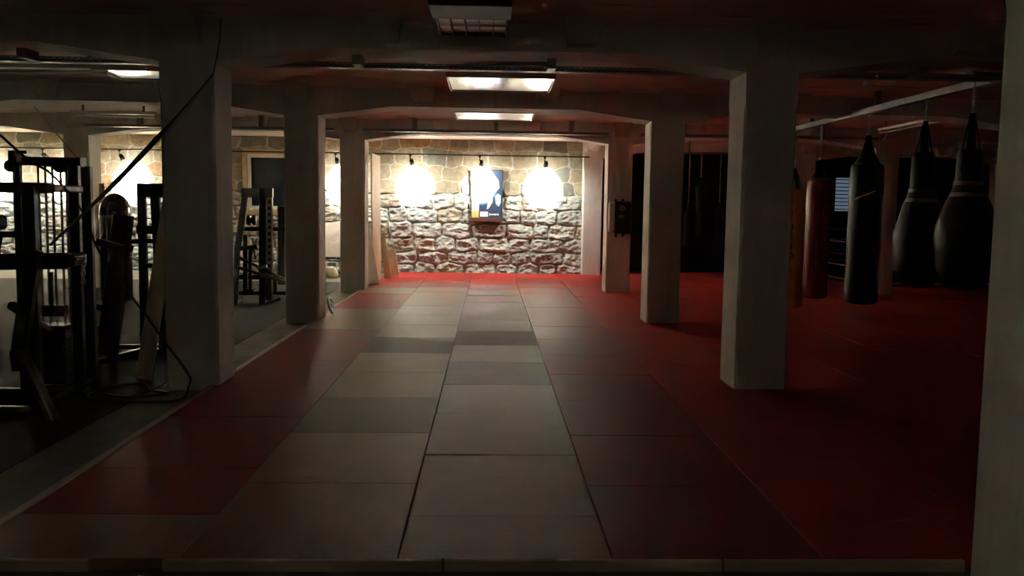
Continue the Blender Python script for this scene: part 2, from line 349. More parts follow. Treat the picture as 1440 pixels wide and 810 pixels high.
# window in the stone wall
wn = struct(thing('window_1', 'white framed window set in the stone wall behind the gym machines', 'window', ((WIN[0]+WIN[1])/2, BY, WIN[2])))
wn['kind'] = 'structure'
a, b, c, d = WIN; fr = MB(); t = .09
for q in ((a, a+t, c, d), (b-t, b, c, d), (a+t, b-t, c, c+t), (a+t, b-t, d-t, d)): fr.box(q[0], q[1], BY-.05, BY+.03, q[2], q[3])
fr.build('window_frame', M['pvc'], wn, .006); MB().box(a+t, b-t, BY-.01, BY+.005, c+t, d-t).build('pane', M['pane'], wn)
sb = MB().box(a-.08, b+.08, BY-.16, BY+.02, c-.13, c-.01); sb.build('window_sill', M['cream'], wn, .01)
rv = MB(); rv.box(a-.10, a-.004, BY-.10, BY+.0, c-.0, d+.1).box(b+.004, b+.10, BY-.10, BY, c, d+.1).box(a-.004, b+.004, BY-.10, BY, d+.004, d+.1)
rv.build('window_surround', M['cream'], wn, .01)
# window in the dark back wall
w2 = struct(thing('window_2', 'small bright window with blinds in the black back wall', 'window', (9.2, 19.66, 1.6)))
p0, p1 = P(1175, 250, 19.66), P(1199, 297, 19.66)
fr = MB()
for q in ((p0.x-.07, p0.x, p1.z-.05, p0.z+.05), (p1.x, p1.x+.07, p1.z-.05, p0.z+.05), (p0.x, p1.x, p1.z-.05, p1.z), (p0.x, p1.x, p0.z, p0.z+.05)): fr.box(q[0], q[1], 19.62, 19.72, q[2], q[3])
fr.build('window_frame', M['greymetal'], w2, .005); MB().box(p0.x, p1.x, 19.67, 19.69, p1.z, p0.z).build('pane', M['daylight'], w2)
sl = MB()
for k in range(9):
    z = p1.z+(p0.z-p1.z)*(k+.5)/9; sl.box(p0.x+.01, p1.x-.01, 19.64, 19.655, z-.012, z+.012)
sl.build('blind', M['pvc'], w2)

# ------------------------------------------------------------------ floor mats
ORD = ['first', 'second', 'third', 'fourth', 'fifth', 'sixth', 'seventh', 'eighth', 'ninth', 'tenth', 'eleventh', 'twelfth', 'thirteenth', 'fourteenth', 'fifteenth', 'sixteenth', 'seventeenth', 'eighteenth']
HOLES = [(cfx(i, y)-.008, cfx(i, y)+.478, y-.008, y+CW+.008) for i in (2, 3, 4, 5) for y in ROWS]
def floor_mat(x0, x1, y0, y1, m):
    g = .002; x0 += g; x1 -= g; y0 += g; y1 -= g; cx, cy = (x0+x1)/2, (y0+y1)/2
    hs = [h for h in HOLES if h[0] < x1 and h[1] > x0 and h[2] < y1 and h[3] > y0]
    mb = MB(); top = random.uniform(-.0015, .0015)
    if not hs:
        e = .004; zz = top; r = []
        tl = [random.uniform(-.0012, .0012) for _ in range(4)]
        cor = [(x0, y0), (x1, y0), (x1, y1), (x0, y1)]; ins = [(x0+e, y0+e), (x1-e, y0+e), (x1-e, y1-e), (x0+e, y1-e)]
        v = [(a-cx, b-cy, 0) for a, b in cor]+[(a-cx, b-cy, .05-e+zz) for a, b in cor]+[(a-cx, b-cy, .05+zz+t) for (a, b), t in zip(ins, tl)]
        mb.add(v, [(3, 2, 1, 0)]+[(i, (i+1) % 4, 4+(i+1) % 4, 4+i) for i in range(4)]+[(4+i, 4+(i+1) % 4, 8+(i+1) % 4, 8+i) for i in range(4)]+[(8, 9, 10, 11)])
    else:
        X = sorted({x0, x1, *[min(max(q, x0), x1) for h in hs for q in h[:2]]}); Y = sorted({y0, y1, *[min(max(q, y0), y1) for h in hs for q in h[2:]]})
        inside = lambda a, b: any(h[0] < a < h[1] and h[2] < b < h[3] for h in hs)
        def ok(i, j): return 0 <= i < len(X)-1 and 0 <= j < len(Y)-1 and not inside((X[i]+X[i+1])/2, (Y[j]+Y[j+1])/2)
        vid = {}; vv = []
        def V(i, j, k):
            if (i, j, k) not in vid: vid[(i, j, k)] = len(vv); vv.append((X[i]-cx, Y[j]-cy, .05 if k else 0))
            return vid[(i, j, k)]
        ff = []
        for i in range(len(X)-1):
            for j in range(len(Y)-1):
                if not ok(i, j): continue
                ff += [(V(i, j, 1), V(i+1, j, 1), V(i+1, j+1, 1), V(i, j+1, 1)), (V(i, j, 0), V(i, j+1, 0), V(i+1, j+1, 0), V(i+1, j, 0))]
                for (di, dj, p, q) in ((-1, 0, (i, j), (i, j+1)), (1, 0, (i+1, j), (i+1, j+1)), (0, -1, (i, j), (i+1, j)), (0, 1, (i, j+1), (i+1, j+1))):
                    if not ok(i+di, j+dj): ff.append((V(*p, 0), V(*q, 0), V(*q, 1), V(*p, 1)))
        if not ff: return None
        mb.add(vv, ff)
    o = mb.build('floor_mat', m); o.location = (cx, cy, FL); return o
YE = 18.86
A0 = -.406
def seq(start, first, end, step=1.0):
    out = [first]; y = start
    while y < end-.3: out.append(y); y += step
    return out+[end]
cols = [
 ('beside the left wooden strip', A0-2.02, A0-1, [3.45, 3.96, 4.67, 5.83, 6.9, 7.96, 9.0, 10.0, 11.0, 12.0, 13.05, 14.09, 15.1, 16.1, 17.1, 18.0, 18.66],
   ['tan', 'red2', 'red2', 'red2', 'red2', 'red2', 'red2', 'tan', 'tan', 'red2', 'red', 'tan', 'red2', 'red', 'red', 'red']),
 ('second from the left strip', A0-1, A0, [3.45]+[4.42+k for k in range(11)]+[15.3, 16.3, 17.3, 18.0, 18.66],
   ['tan', 'tan', 'tan3', 'tan', 'tan', 'tan2', 'tan', 'tan', 'tan', 'tan', 'tan', 'tan', 'red2', 'red', 'red', 'red']),
 ('running toward the poster', A0, A0+1, [3.45]+[3.945+k for k in range(12)]+[15.9, 16.9, 17.8, 18.66],
   ['tan', 'tan', 'tan', 'tan', 'tan3', 'tan', 'tan2', 'tan3', 'tan', 'tan', 'tan', 'tan', 'red2', 'red', 'red', 'red']),
 ('just right of the poster line', A0+1, A0+2, [3.45]+[4.39+k for k in range(14)]+[18.0, 18.66], None),
 ('along the right-hand columns', A0+2, A0+3, [3.45]+[3.9+k for k in range(15)]+[18.56 if 0 else 18.9], None)]
for cn, x0, x1, ys, mm in cols:
    for j in range(len(ys)-1):
        if mm is None: key = 'red2' if (x0 < 1 and ys[j] < 17) else 'red'
        else: key = mm[j]
        o = floor_mat(x0, x1, ys[j], ys[j+1], M[key])
        if o is None: continue
        cname = {'red': 'red', 'red2': 'dull red', 'tan': 'brownish grey', 'tan2': 'darker brown', 'tan3': 'dull brown'}[key]
        tag(o, '%s floor mat, %s from front, line %s' % (cname, ORD[j], cn), 'floor mat', 'floor mats laid between the two rows of columns')
for i in range(10):
    x0 = A0+3+i; ys = [3.45]+[3.9+k for k in range(15)]+[19.7]
    for j in range(len(ys)-1):
        o = floor_mat(x0, x0+1, ys[j], ys[j+1], M['red'])
        if o: tag(o, 'dark red floor mat in the unlit area right of the right-hand columns', 'floor mat', 'dark red mats under and around the punching bags')
# wooden edge strips
k = 0
for (ya, yb) in ((3.45, 6.83), (7.31, 10.79), (11.27, 14.71)):
    k += 1; o = MB().box(-2.475, -2.43, ya, yb, FL, .006).build('trim_%d' % k, M['trim'], None, .004); struct(o)
    struct(MB().box(-2.475, -2.43, ya-.0, yb, FL, FL+.001).build('trim_%d_base' % k, M['trim'])) if 0 else None
for k, (xa, xb) in enumerate(((-2.9, -1.80), (-1.47, -.2), (-.19, 1.1), (1.11, 2.25), (2.74, 7.4))):
    struct(MB().box(xa, xb, 3.418, 3.446, FL, .004).build('trim_%d' % (k+5), M['trim'], None, .005))
# black rubber floor of the weights area, leaving a bare concrete strip beside the mats
poly = [(-3.0, 2.0), (-2.95, 4.6), (-3.04, 6.2), (-2.99, 10.7), (-2.99, 14.6), (-2.98, 16.5), (-13.0, 16.5), (-13.0, 2.0)]
holes = None
rb = MB()
def rub(x0, x1, y0, y1): rb.box(x0, x1, y0, y1, FL, FL+.008)
rub(-12.1, -8.0, 2.0, 16.5); rub(-7.46, -2.98, 2.0, 16.5)
for ya, yb in ((2.0, 2.9), (3.44, 6.8), (7.34, 10.75), (11.3, 14.68), (15.22, 16.5)): rub(-8.0, -7.46, ya, yb)
struct(rb.build('floor_rubber', M['rubber']))

# ------------------------------------------------------------------ lights on the track in front of the stone wall
TY = 17.9; TZ = 2.79
tr = thing('light_track', 'long thin black light track running across the stone wall', 'light track', (-5.3, TY, TZ))
MB().box(-13.0, 2.30, TY-.017, TY+.017, TZ-.016, TZ+.016).build('track', M['blackmetal'], tr, .003)
ends = MB()
for x in (-12.4, -9.2, -6.6, -3.0, -.95, .9): MB().bar((x, TY+.017, TZ), (x, BY-.066, TZ), .014).build('wall_bracket', M['blackmetal'], tr)
spots = [(-11.8, 'black spotlight farthest left on the track'), (-10.15, 'black spotlight over the stone wall above the large weight machine'), (-8.43, 'black spotlight on the track above the round-topped dark cylinder'),
         (-3.55, 'black spotlight on the track just left of the column beside the leaning boards'), (-1.84, 'leftmost of the three black spotlights in the centre bay'),
         (-.24, 'middle black spotlight above the framed poster'), (1.26, 'rightmost of the three black spotlights in the centre bay')]
for x, lab in spots:
    s = thing('spotlight', lab, 'spotlight', (x, TY, TZ-.016), 'spotlights on the track along the stone wall')
    MB().box(x-.03, x+.03, TY-.02, TY+.02, TZ-.05, TZ-.016).build('adapter', M['blackmetal'], s, .003)
    MB().tube([(x, TY, TZ-.05), (x, TY, TZ-.16)], .013).build('stem', M['blackmetal'], s)
    dirv = Vector((0, .78, -.42)).normalized() if x != -8.43 else Vector((-.12, .78, -.40)).normalized()
    hc = Vector((x+.03, TY+.02, TZ-.17))
    MB().lathe([(.02, -.075), (.042, -.07), (.052, -.03), (.055, .05), (.058, .08), (.052, .08), (.045, .055), (.0, .052)], hc, 20, dirv).build('lamp_head', M['blackmetal'], s)
    MB().lathe([(.0, .058), (.044, .058), (.044, .062), (.0, .062)], hc, 20, dirv).build('lens', M['glassy'], s)
    for nm, W, ang, bl, rad in (('beam', CORE_W, 56, .35, .03), ('spill', SPILL_W, 160, 1.0, .04)):
        ld = bpy.data.lights.new(nm, 'SPOT'); ld.energy = W; ld.spot_size = math.radians(ang); ld.spot_blend = bl; ld.shadow_soft_size = rad; ld.color = LAMP_COL
        lo = bpy.data.objects.new(nm+'_light', ld); C.objects.link(lo); lo.parent = s
        dv = dirv if nm == 'beam' else (dirv+Vector((0, 0, -.45))).normalized()
        lo.location = hc+dirv*.12-Vector(s.location); lo.rotation_euler = (-dv).to_track_quat('Z', 'Y').to_euler()

# ------------------------------------------------------------------ poster
pt = thing('poster', 'framed blue and white sports poster on a brown ledge, centre of the stone wall', 'poster', (-.07, 18.7, 1.26))
x0, x1, z0, z1 = -.44, .29, 1.34, 2.48; y = 18.64
MB().box(x0-.04, x1+.02, y-.03, BY, 1.25, z0).build('ledge', M['darkwood'], pt, .006)
MB().box(x0, x1, y, y+.03, z0, z1).build('print', M['blueprint'], pt)
fr = MB(); t = .02
for q in ((x0-t, x0, z0, z1+t), (x1, x1+t, z0, z1+t), (x0, x1, z1, z1+t), (x0, x1, z0, z0+.012)): fr.box(q[0], q[1], y-.012, y+.03, q[2], q[3])
fr.build('frame', M['blackmetal'], pt)
MB().box(x0+.005, x0+.18, y-.004, y, z0+.17, z1-.005).build('white_strip', M['white'], pt)
MB().box(x0+.005, x0+.18, y-.004, y, z0+.012, z0+.17).build('orange_strip', M['orange'], pt)
MB().box(x0+.21, x0+.40, y-.004, y, z0+.03, z0+.15).build('caption_box', M['white'], pt)
def flat(poly, yy=.006): return MB().prism([(x0+u*.73, z0+v*1.14) for u, v in poly], 'y', y-yy, y)
flat([(.50, .18), (.58, .20), (.70, .34), (.66, .52), (.80, .56), (.92, .64), (.88, .80), (.74, .90), (.60, .93), (.48, .86), (.44, .72), (.50, .60), (.52, .46), (.54, .32)]).build('figure', M['skin'], pt)
flat([(.80, .30), (.90, .24), (.97, .32), (.96, .48), (.86, .52), (.78, .46)]).build('figure_detail', M['bluewhite'], pt)
lg = MB(); lx, lz = x0+.43, z0+.085
for i, (dx, hh) in enumerate([(0, .05), (.035, .03), (.066, .03), (.097, .03), (.13, .04), (.16, .03), (.20, .05)]): lg.box(lx+dx, lx+dx+.026, y-.004, y, lz-hh/2, lz+hh/2)
lg.build('logo', M['white'], pt)
mb = MB()
for k, r in enumerate([(.86, .975), (.82, .93)]): pass

# ------------------------------------------------------------------ ceiling lamps and trays
def troffer(x0, x1, y0, y1, z, label, louver=False, tubes=2, group='fluorescent ceiling lamps', rm='reflector'):
    h = .09 if louver else .06; t = thing('ceiling_lamp', label, 'ceiling lamp', ((x0+x1)/2, (y0+y1)/2, z), group)
    s = MB(); e = .015; hz = z+h
    s.box(x0, x1, y0, y1, hz-.008, hz)
    s.box(x0, x1, y0, y0+e, z, hz).box(x0, x1, y1-e, y1, z, hz).box(x0, x0+e, y0, y1, z, hz).box(x1-e, x1, y0, y1, z, hz)
    s.build('housing', M['white'] if not louver else M['olive'], t, .002)
    r = MB(); n = tubes; W = (y1-y0-2*e)/n
    for i in range(n):
        ya = y0+e+i*W; pr = []
        for k in range(9):
            u = k/8; pr.append((ya+W*u, z+.022-.010*(2*u-1)**2))
        v = [(x0+e, a, b) for a, b in pr]+[(x1-e, a, b) for a, b in pr]
        r.add(v, [(k, k+1, k+10, k+9) for k in range(8)], True)
    r.build('reflector', M[rm] if not louver else M['blackmetal'], t)
    for i in range(n):
        break
        yc = y0+e+(i+.5)*W; MB().tube([(x0+.04, yc, z+.06), (x1-.04, yc, z+.06)], .013, 10).build('lamp_tube', M['glassy'], t)
    if louver:
        for i in range(1, 5):
            xx = x0+(x1-x0)*i/5; MB().box(xx-.006, xx+.006, y0+e, y1-e, z, z+.05).build('louver_blade', M['olive'], t)
    hg = MB()
    for xx in (x0+.15, x1-.15): hg.box(xx-.02, xx+.02, (y0+y1)/2-.02, (y0+y1)/2+.02, hz, ZC)
    hg.build('hanger', M['darksteel'], t)
    return t
troffer(-.5, .72, 8.63, 9.72, 3.04, 'wide ceiling lamp with shiny reflector, between the first and second beams', tubes=1)
troffer(-.57, .68, 11.95, 13.1, 3.05, 'white ceiling lamp hanging beyond the second beam', tubes=2, rm='satin')
tn = troffer(-.42, .12, 5.80, 6.38, 3.00, 'dark louvred ceiling lamp in front of the nearest beam', True, 2)
MB().box(-.44, .14, 5.42, 5.80, 3.0, 3.09)  .build('ballast_cover', M['olive'], tn, .006)
troffer(-4.35, -3.15, 8.62, 9.30, 3.04, 'shiny reflector lamp left of the nearest left column', tubes=1)
el = troffer(-.9, .3, -1.9, -1.6, 3.0, 'unseen fill lamp added behind the viewer, giving a weak light', tubes=2)  # added fill lamp out of view, lifts the column faces toward the viewer
ld = bpy.data.lights.new('entry', 'POINT'); ld.energy = FILL_W; ld.shadow_soft_size = .12; ld.color = (1, .97, .86)
lo = bpy.data.objects.new('entry_light', ld); C.objects.link(lo); lo.parent = el; lo.location = (0, 0, -.16)
def batten(a, b, label, tube=True):
    a, b = Vector(a), Vector(b); d = (b-a).normalized(); t = thing('tube_lamp', label, 'tube lamp', (a+b)/2, 'bare tube lamps on the ceiling')
    MB().bar(a+Vector((0, 0, .06)), b+Vector((0, 0, .06)), .07, .05).build('housing', M['white'], t)
    MB().tube([a+d*.03, b-d*.03], .016, 10).build('lamp_tube', M['glassy'], t)
    for p in (a+d*.02, b-d*.02): MB().bar(p-Vector((0, 0, .02)), p+Vector((0, 0, .05)), .03).build('lamp_holder', M['white'], t)
    h = MB()
    for p in (a+d*.2, b-d*.2): h.box(p.x-.015, p.x+.015, p.y-.015, p.y+.015, p.z+.08, ZC)
    h.build('hanger', M['darksteel'], t)
batten((-6.6, 8.75, 3.03), (-4.22, 8.75, 3.03), 'long tube lamp above the large weight machine')
batten((6.95, 11.7, 3.03), (6.95, 13.7, 3.03), 'tube lamp running away on the ceiling above the bags', False)
batten((-7.0, 13.2, 3.03), (-5.6, 13.2, 3.03), 'small tube lamp near the far left column')
def tray(x0, x1, y, z, label, w=.10, h=.05, brackets=()):
    t = thing('cable_tray', label, 'cable tray', ((x0+x1)/2, y, z), 'perforated cable trays')
    m = MB(); m.box(x0, x1, y-w/2, y+w/2, z, z+.004); m.box(x0, x1, y+w/2-.004, y+w/2, z, z+h)
    n = int((x1-x0)/.055); zz = z+h
    m.box(x0, x1, y-w/2, y-w/2+.004, z, z+.012).box(x0, x1, y-w/2, y-w/2+.004, z+h-.012, z+h)
    for i in range(n+1): xx = x0+(x1-x0)*i/n; m.box(xx-.011, xx+.011, y-w/2, y-w/2+.004, z+.012, z+h-.012)
    m.build('tray', M['darksteel'], t)
    c = MB()
    for k in range(3): c.tube([(x0+.02, y-.02+k*.02, z+.018), (x1-.02, y-.02+k*.02, z+.018)], .008, 6)
    c.build('cables', M['hose'], t)
    for bx in brackets: MB().box(bx-.04, bx+.04, *((7.12, 7.33, z-.004, 2.978) if y < 8 else (y-w/2-.006, y+w/2+.006, z+h, ZC))).build('bracket', M['darksteel'], t)
tray(-2.3, 2.2, 7.365, 2.895, 'perforated metal cable tray behind the nearest beam', brackets=(-1.22, .55))
tray(-7.3, -3.0, 7.37, 2.895, 'cable tray behind the nearest beam on the left side', brackets=(-6.0, -4.2))
tray(2.9, 7.2, 7.37, 2.895, 'cable tray behind the nearest beam on the right side', brackets=(4.0, 6.2))
tray(-2.35, 2.2, 14.4, 2.97, 'perforated cable tray in front of the beam nearest the stone wall', brackets=(-1.4, .1, 1.5))
tray(-7.4, -2.9, 14.4, 2.97, 'cable tray left, in front of the beam nearest the stone wall', brackets=(-6.4, -4.2))
tray(2.8, 7.3, 14.4, 2.97, 'cable tray right, in front of the far beam', brackets=(3.6, 6.2))
pp = thing('ceiling_pipe', 'thin pipe with clips under the second beam on the left', 'pipe', (-5, 11.6, 3.08))
MB().tube([(-7.4, 11.6, 3.1), (-2.95, 11.6, 3.1)], .016).build('pipe', M['galv'], pp)
for x in (-6.8, -5.5, -4.3, -3.3): MB().box(x-.02, x+.02, 11.57, 11.63, 3.1, ZC).build('clip', M['galv'], pp)
sn = thing('ceiling_sensor', 'small round white sensor on the ceiling right of the column', 'sensor', P(1220, 118, 7.4))
q = P(1220, 118, 7.85)
MB().lathe([(0, -.05), (.03, -.045), (.045, -.015), (.045, .01), (.02, .03), (.015, ZC-q.z)], q, 16).build('sensor_body', M['white'], sn)
MB().tube(smooth_pts([q+Vector((.04, 0, 0)), q+Vector((.12, 0, -.01)), q+Vector((.22, .02, -.005)), q+Vector((.3, .02, .03)), Vector((q.x+.34, q.y+.02, ZC))]), .006, 6).build('wire', M['wire'], sn)

# ------------------------------------------------------------------ punching bags
rail = thing('bag_rail', 'long grey steel rail under the ceiling carrying the punching bags', 'rail', (5.12, 11, 2.95))
MB().box(5.07, 5.17, 7.43, 14.3, 2.95, 3.03).build('beam', M['greymetal'], rail, .004)
for y in (8.2, 10.2, 12.3, 14.2): MB().box(5.09, 5.15, y-.03, y+.03, 3.03, ZC).build('hanger', M['greymetal'], rail)
rail2 = thing('bag_rail', 'short steel rail near the black back wall with the far bags', 'rail', (5.2, 18.2, 2.92))
MB().box(4.6, 5.8, 18.17, 18.23, 2.92, 2.97).build('beam', M['darksteel'], rail2, .004)
for x in (4.7, 5.7): MB().box(x-.02, x+.02, 18.18, 18.22, 2.97, ZC).build('hanger', M['darksteel'], rail2)
def chain(mb, a, b, r=.006, L=.045):
    a, b = Vector(a), Vector(b); n = max(2, int((b-a).length/(L*.8))); d = (b-a).normalized()
    for i in range(n):
        c = a+(b-a)*(i+.5)/n; u = Vector((1, 0, 0)) if i % 2 else Vector((0, 1, 0)); pts = []
        for k in range(10): t = 2*PI*k/10; pts.append(c+d*math.cos(t)*L*.55+u*math.sin(t)*L*.3)
        mb.tube(pts, r, 5, True)
def bag(x, y, zb, zt, za, r, m, label, prof=None, straps=4, skirt=False, ztop=2.95, text=None, tm=None, ta=0, tsize=.16, tz=None, stripe=None, sm=None, group='punching bags hanging from the ceiling rail', touch=False):
    t = thing('punching_bag', label, 'punching bag', (x, y, zb), group)
    if prof is None:
        k = min(.05, r*.3); prof = [(0, zb), (r-k, zb), (r-k*.3, zb+k*.35), (r, zb+k)]+[(r*(1+.012*math.sin(i*1.7)), zb+k+(zt-zb-2*k)*i/10) for i in range(1, 10)]+[(r*.985, zt-k), (r-k*.3, zt-k*.35), (r-k, zt), (0, zt)]
    body = MB().lathe(prof, (x, y, 0), 36, wob=.05).build('bag_body', m, t)
    rt_ = [p for p in prof if p[1] <= zt+1e-6][-2][0]
    s = MB(); sm = sm or M['blackpad']
    if skirt: MB().lathe([(rt_*.96, zt-.03), (rt_*1.0, zt), (rt_*.55, zt+(za-zt)*.35), (rt_*.3, zt+(za-zt)*.75), (.03, za), (0, za)], (x, y, 0), 24).build('leather_top', sm, t)
    else:
        for k in range(straps):
            an = 2*PI*(k+.5)/straps; e = Vector((x+rt_*.9*math.cos(an), y+rt_*.9*math.sin(an), zt-.04)); tp = Vector((x+.015*math.cos(an), y+.015*math.sin(an), za))
            MB().bar(e, tp, .045, .008, upv=(math.cos(an), math.sin(an), 0)).build('strap', sm, t)
    ringp = [(x+.022*math.cos(q*PI/6), y, za+.01+.022*math.sin(q*PI/6)) for q in range(12)]
    MB().tube(ringp, .006, 6, True).build('ring', M['chrome'], t)
    c = MB(); chain(c, (x, y, za+.02), (x, y, ztop-.012)); c.build('chain', M['galv'], t)
    if text:
        z = tz
        for ch in text:
            v, f = text_mb(ch, tsize); vv = []
            for (u, w_, d) in v:
                an = ta+u/r; rr = r*1.02+.004+d; vv.append((x+rr*math.sin(an), y-rr*math.cos(an), z+w_))
            MB().add(vv, f).build('letter', tm, t); z -= tsize*.78
    for sp in (stripe or []):
        MB().lathe([(a_+.003, b_) for a_, b_ in sp], (x, y, 0), 36).build('stripe', M['bandgrey'], t)
    return t
bag(5.06, 12.72, .0+.002, 1.98, 2.32, .21, M['yellow'], 'tall yellow punching bag with black lettering touching the mats', text='Talso', tm=M['blackprint'], ta=-.45, tz=1.55, tsize=.21, straps=6)
bag(5.15, 11.95, .26, 2.13, 2.42, .185, M['redbag'], 'dark red punching bag with faded vertical lettering beside the yellow bag', text='IORTXOA', tm=M['greyprint'], ta=.25, tz=1.72, tsize=.17, skirt=True)
bb = bag(5.13, 10.4, .37, 2.28, 2.66, .215, M['blackpad'], 'large black leather punching bag with a conical top, in front of the bright window', skirt=True)
MB().tube([(5.13+.222*math.sin(a_), 10.4-.222*math.cos(a_), 1.80+.10*(a_+1)) for a_ in np.linspace(-1.1, .1, 10)], [.004]+[.012]*6+[.008, .005, .002], 6).build('tick_mark', M['yellow'], bb)
def pin(x, y, zw, zn, zt, zb, R, rn):
    return [(0, zb), (R*.35, zb+.01), (R*.62, zb+.06), (R*.86, zb+.2), (R*.97, zw-.12), (R, zw), (R*.97, zw+.12), (R*.86, zw+.24), (rn+(R-rn)*.42, zn-.09), (rn+(R-rn)*.2, zn-.02), (rn+(R-rn)*.1, zn+.05), (rn, zn+.15), (rn*.96, zt-.06), (rn*.8, zt), (0, zt)]
def pinbag(x, y, zw, zn, zt, zb, za, R, rn, label):
    pf = pin(x, y, zw, zn, zt, zb, R, rn)
    def rad(z):
        for (r0, a_), (r1, b_) in zip(pf[1:], pf[2:]):
            if a_ <= z <= b_: return r0+(r1-r0)*(z-a_)/(b_-a_)
        return rn
    st = [[(rad(z), z) for z in np.linspace(zn+.06, zn+.10, 4)], [(rad(z), z) for z in np.linspace(zn-.05, zn-.01, 4)]]
    bag(x, y, zb, zt, za, R, M['blackpad'], label, prof=pf, stripe=st)
pinbag(5.02, 8.84, 1.28, 1.80, 2.32, .74, 2.68, .285, .13, 'black pear-shaped heavy bag with two pale bands, left of the two beside the near pillar')
pinbag(4.70, 7.46, 1.38, 1.84, 2.25, .86, 2.60, .28, .12, 'black pear-shaped heavy bag with two pale bands, partly hidden by the near pillar')
far = 'bags hanging in the dark in front of the black wall'
bag(5.0, 18.2, .99, 2.2, 2.38, .13, M['blackpad'], 'dark slim hanging bag, longest of the far three against the black wall', ztop=2.92, skirt=True, group=far)
bag(4.72, 18.2, .72, 1.6, 1.75, .11, M['blackpad'], 'dark slim bag hanging low, leftmost of the far three', ztop=2.92, group=far)
bag(5.46, 18.2, .58, 1.55, 1.78, .10, M['blackpad'], 'dark slim bag, rightmost of the far three, half behind the column', ztop=2.92, group=far)
# the rope of the near pin bag is offset from the rail by a short arm
ar = MB().bar((4.66, 7.46, 2.975), (5.07, 7.46, 2.975), .05); ar.build('side_arm', M['greymetal'], rail)
wr = MB().tube(smooth_pts([P(1150, 196, 12.0), P(1160, 203, 12.0), P(1172, 210, 12.1), P(1185, 213, 12.2), P(1196, 207, 12.3), P(1200, 196, 12.4)]), .008, 6)
tag(wr.build('loose_wire', M['wire']), 'loose pale wire sagging beside the red punching bag', 'wire')

# shield on the column
sh = thing('strike_shield', 'black and white padded strike shield strapped to the far right column', 'strike shield', (2.48, 14.6, 1.1))
p0, p1 = P(857, 283, 14.60), P(887, 329, 14.60); yy0, yy1 = 14.56, 14.70
MB().box(p0.x+.10, p1.x, 14.55, 14.705, p1.z, p0.z).build('pad', M['blackpad'], sh, .03)
MB().box(p0.x, p0.x+.13, 14.57, 14.70, p1.z+.02, p0.z-.01).build('white_side', M['white'], sh, .035)
for (u, v_, r1, r2) in ((875.5, 292.5, .062, .045), (874, 304.5, .06, .035)):
    q = P(u, v_, 14.545); pr = []
    MB().add([(q.x+r1*math.cos(a_), 14.545, q.z+r2*math.sin(a_)) for a_ in np.linspace(0, 2*PI, 24, endpoint=False)]+[(q.x+r1*.62*math.cos(a_), 14.545, q.z+r2*.62*math.sin(a_)) for a_ in np.linspace(0, 2*PI, 24, endpoint=False)],
             [(i, (i+1) % 24, 24+(i+1) % 24, 24+i) for i in range(24)]).build('round_mark', M['greyprint'], sh)
    MB().box(q.x-r1*.4, q.x+r1*.4, 14.543, 14.547, q.z-.01, q.z+.01).build('mark_word', M['greyprint'], sh)
for u in (866, 876):
    for v_ in (282, 331): q = P(u, v_, 14.6); MB().bar((q.x, 14.60, q.z-.03), (q.x, 14.60, q.z+.03), .045, .02).build('strap', M['blackpad'], sh)

# boxing ring
rg = thing('boxing_ring', 'low dark boxing ring with pale ropes in the unlit far right corner', 'boxing ring', (9.9, 18.0, 0))
RX0, RX1, RY0, RY1 = 8.16, 12.2, 16.45, 19.45
MB().box(RX0, RX1, RY0, RY1, 0.003, .10).build('platform', M['ringcanvas'], rg, .01)
eg = MB().box(RX0-.02, RX0, RY0-.02, RY1, .05, .10).box(RX0, RX1, RY0-.02, RY0, .05, .10); eg.build('platform_edge', M['ringrope'], rg)
for (x, y) in ((RX0+.06, RY0+.06), (RX1-.06, RY0+.06), (RX0+.06, RY1-.06), (RX1-.06, RY1-.06)): MB().tube([(x, y, .10), (x, y, 1.35)], .035, 12).build('corner_post', M['blackmetal'], rg)
for z, k in ((.38, 'ringrope'), (.64, 'greymetal'), (.92, 'ringrope'), (1.2, 'greymetal')):
    MB().tube([(RX0+.06, RY0+.06, z), (RX0+.06, RY1-.06, z), (RX1-.06, RY1-.06, z), (RX1-.06, RY0+.06, z)], .017, 8, True).build('rope', M[k], rg)

# ------------------------------------------------------------------ boards at the left of the stone wall
def leaning(name, lab, cat, pts, th, m, nrm=(1, 0, 0)):
    n = Vector(nrm)*th; pts = [Vector(p) for p in pts]; k = len(pts)
    mb = MB().add([*pts, *[p-n for p in pts]], [tuple(range(k)), tuple(range(2*k-1, k-1, -1))]+[(i, k+i, k+(i+1) % k, (i+1) % k) for i in range(k)])
    return tag(mb.build(name, m), lab, cat)
leaning('tall_board', 'tall pale wooden board standing between the column and the stone wall', 'board', [(-2.37, 15.75, 0), (-2.34, 16.7, 0), (-2.36, 16.7, 2.66), (-2.39, 15.75, 2.66)], .03, M['wood'])
leaning('white_board', 'white painted board leaning low against the tall wooden board', 'board', [(-2.62, 15.70, 0), (-2.235, 15.70, 0), (-2.45, 15.73, 1.26), (-2.80, 15.73, 1.26)], .02, M['ply'], (0, -1, 0))
leaning('wood_panel', 'narrow pale panel leaning beside the white board near the stone wall', 'board', [(-2.30, 16.95, 0), (-2.14, 16.95, 0), (-2.30, 17.0, 1.0), (-2.42, 17.0, 1.0)], .02, M['wood'], (0, -1, 0))
leaning('short_plank', 'short wooden plank standing at the foot of the stone wall', 'board', [(-2.22, 17.5, 0), (-2.04, 17.5, 0), (-2.15, 17.62, .62), (-2.33, 17.62, .60)], .06, M['wood'], (0, -1, 0))
ds = thing('round_plate', 'small grey round plate leaning on the foot of the second left column', 'weight plate', (-2.33, 11.3, 0))
ax = Vector((.96, 0, .28)).normalized()
MB().lathe([(.02, 0), (.10, 0), (.105, .008), (.125, .008), (.13, .0), (.13, -.022), (.02, -.022), (.02, 0)], (-2.318, 11.34, .137), 32, ax).build('rim', M['ironplate'], ds)
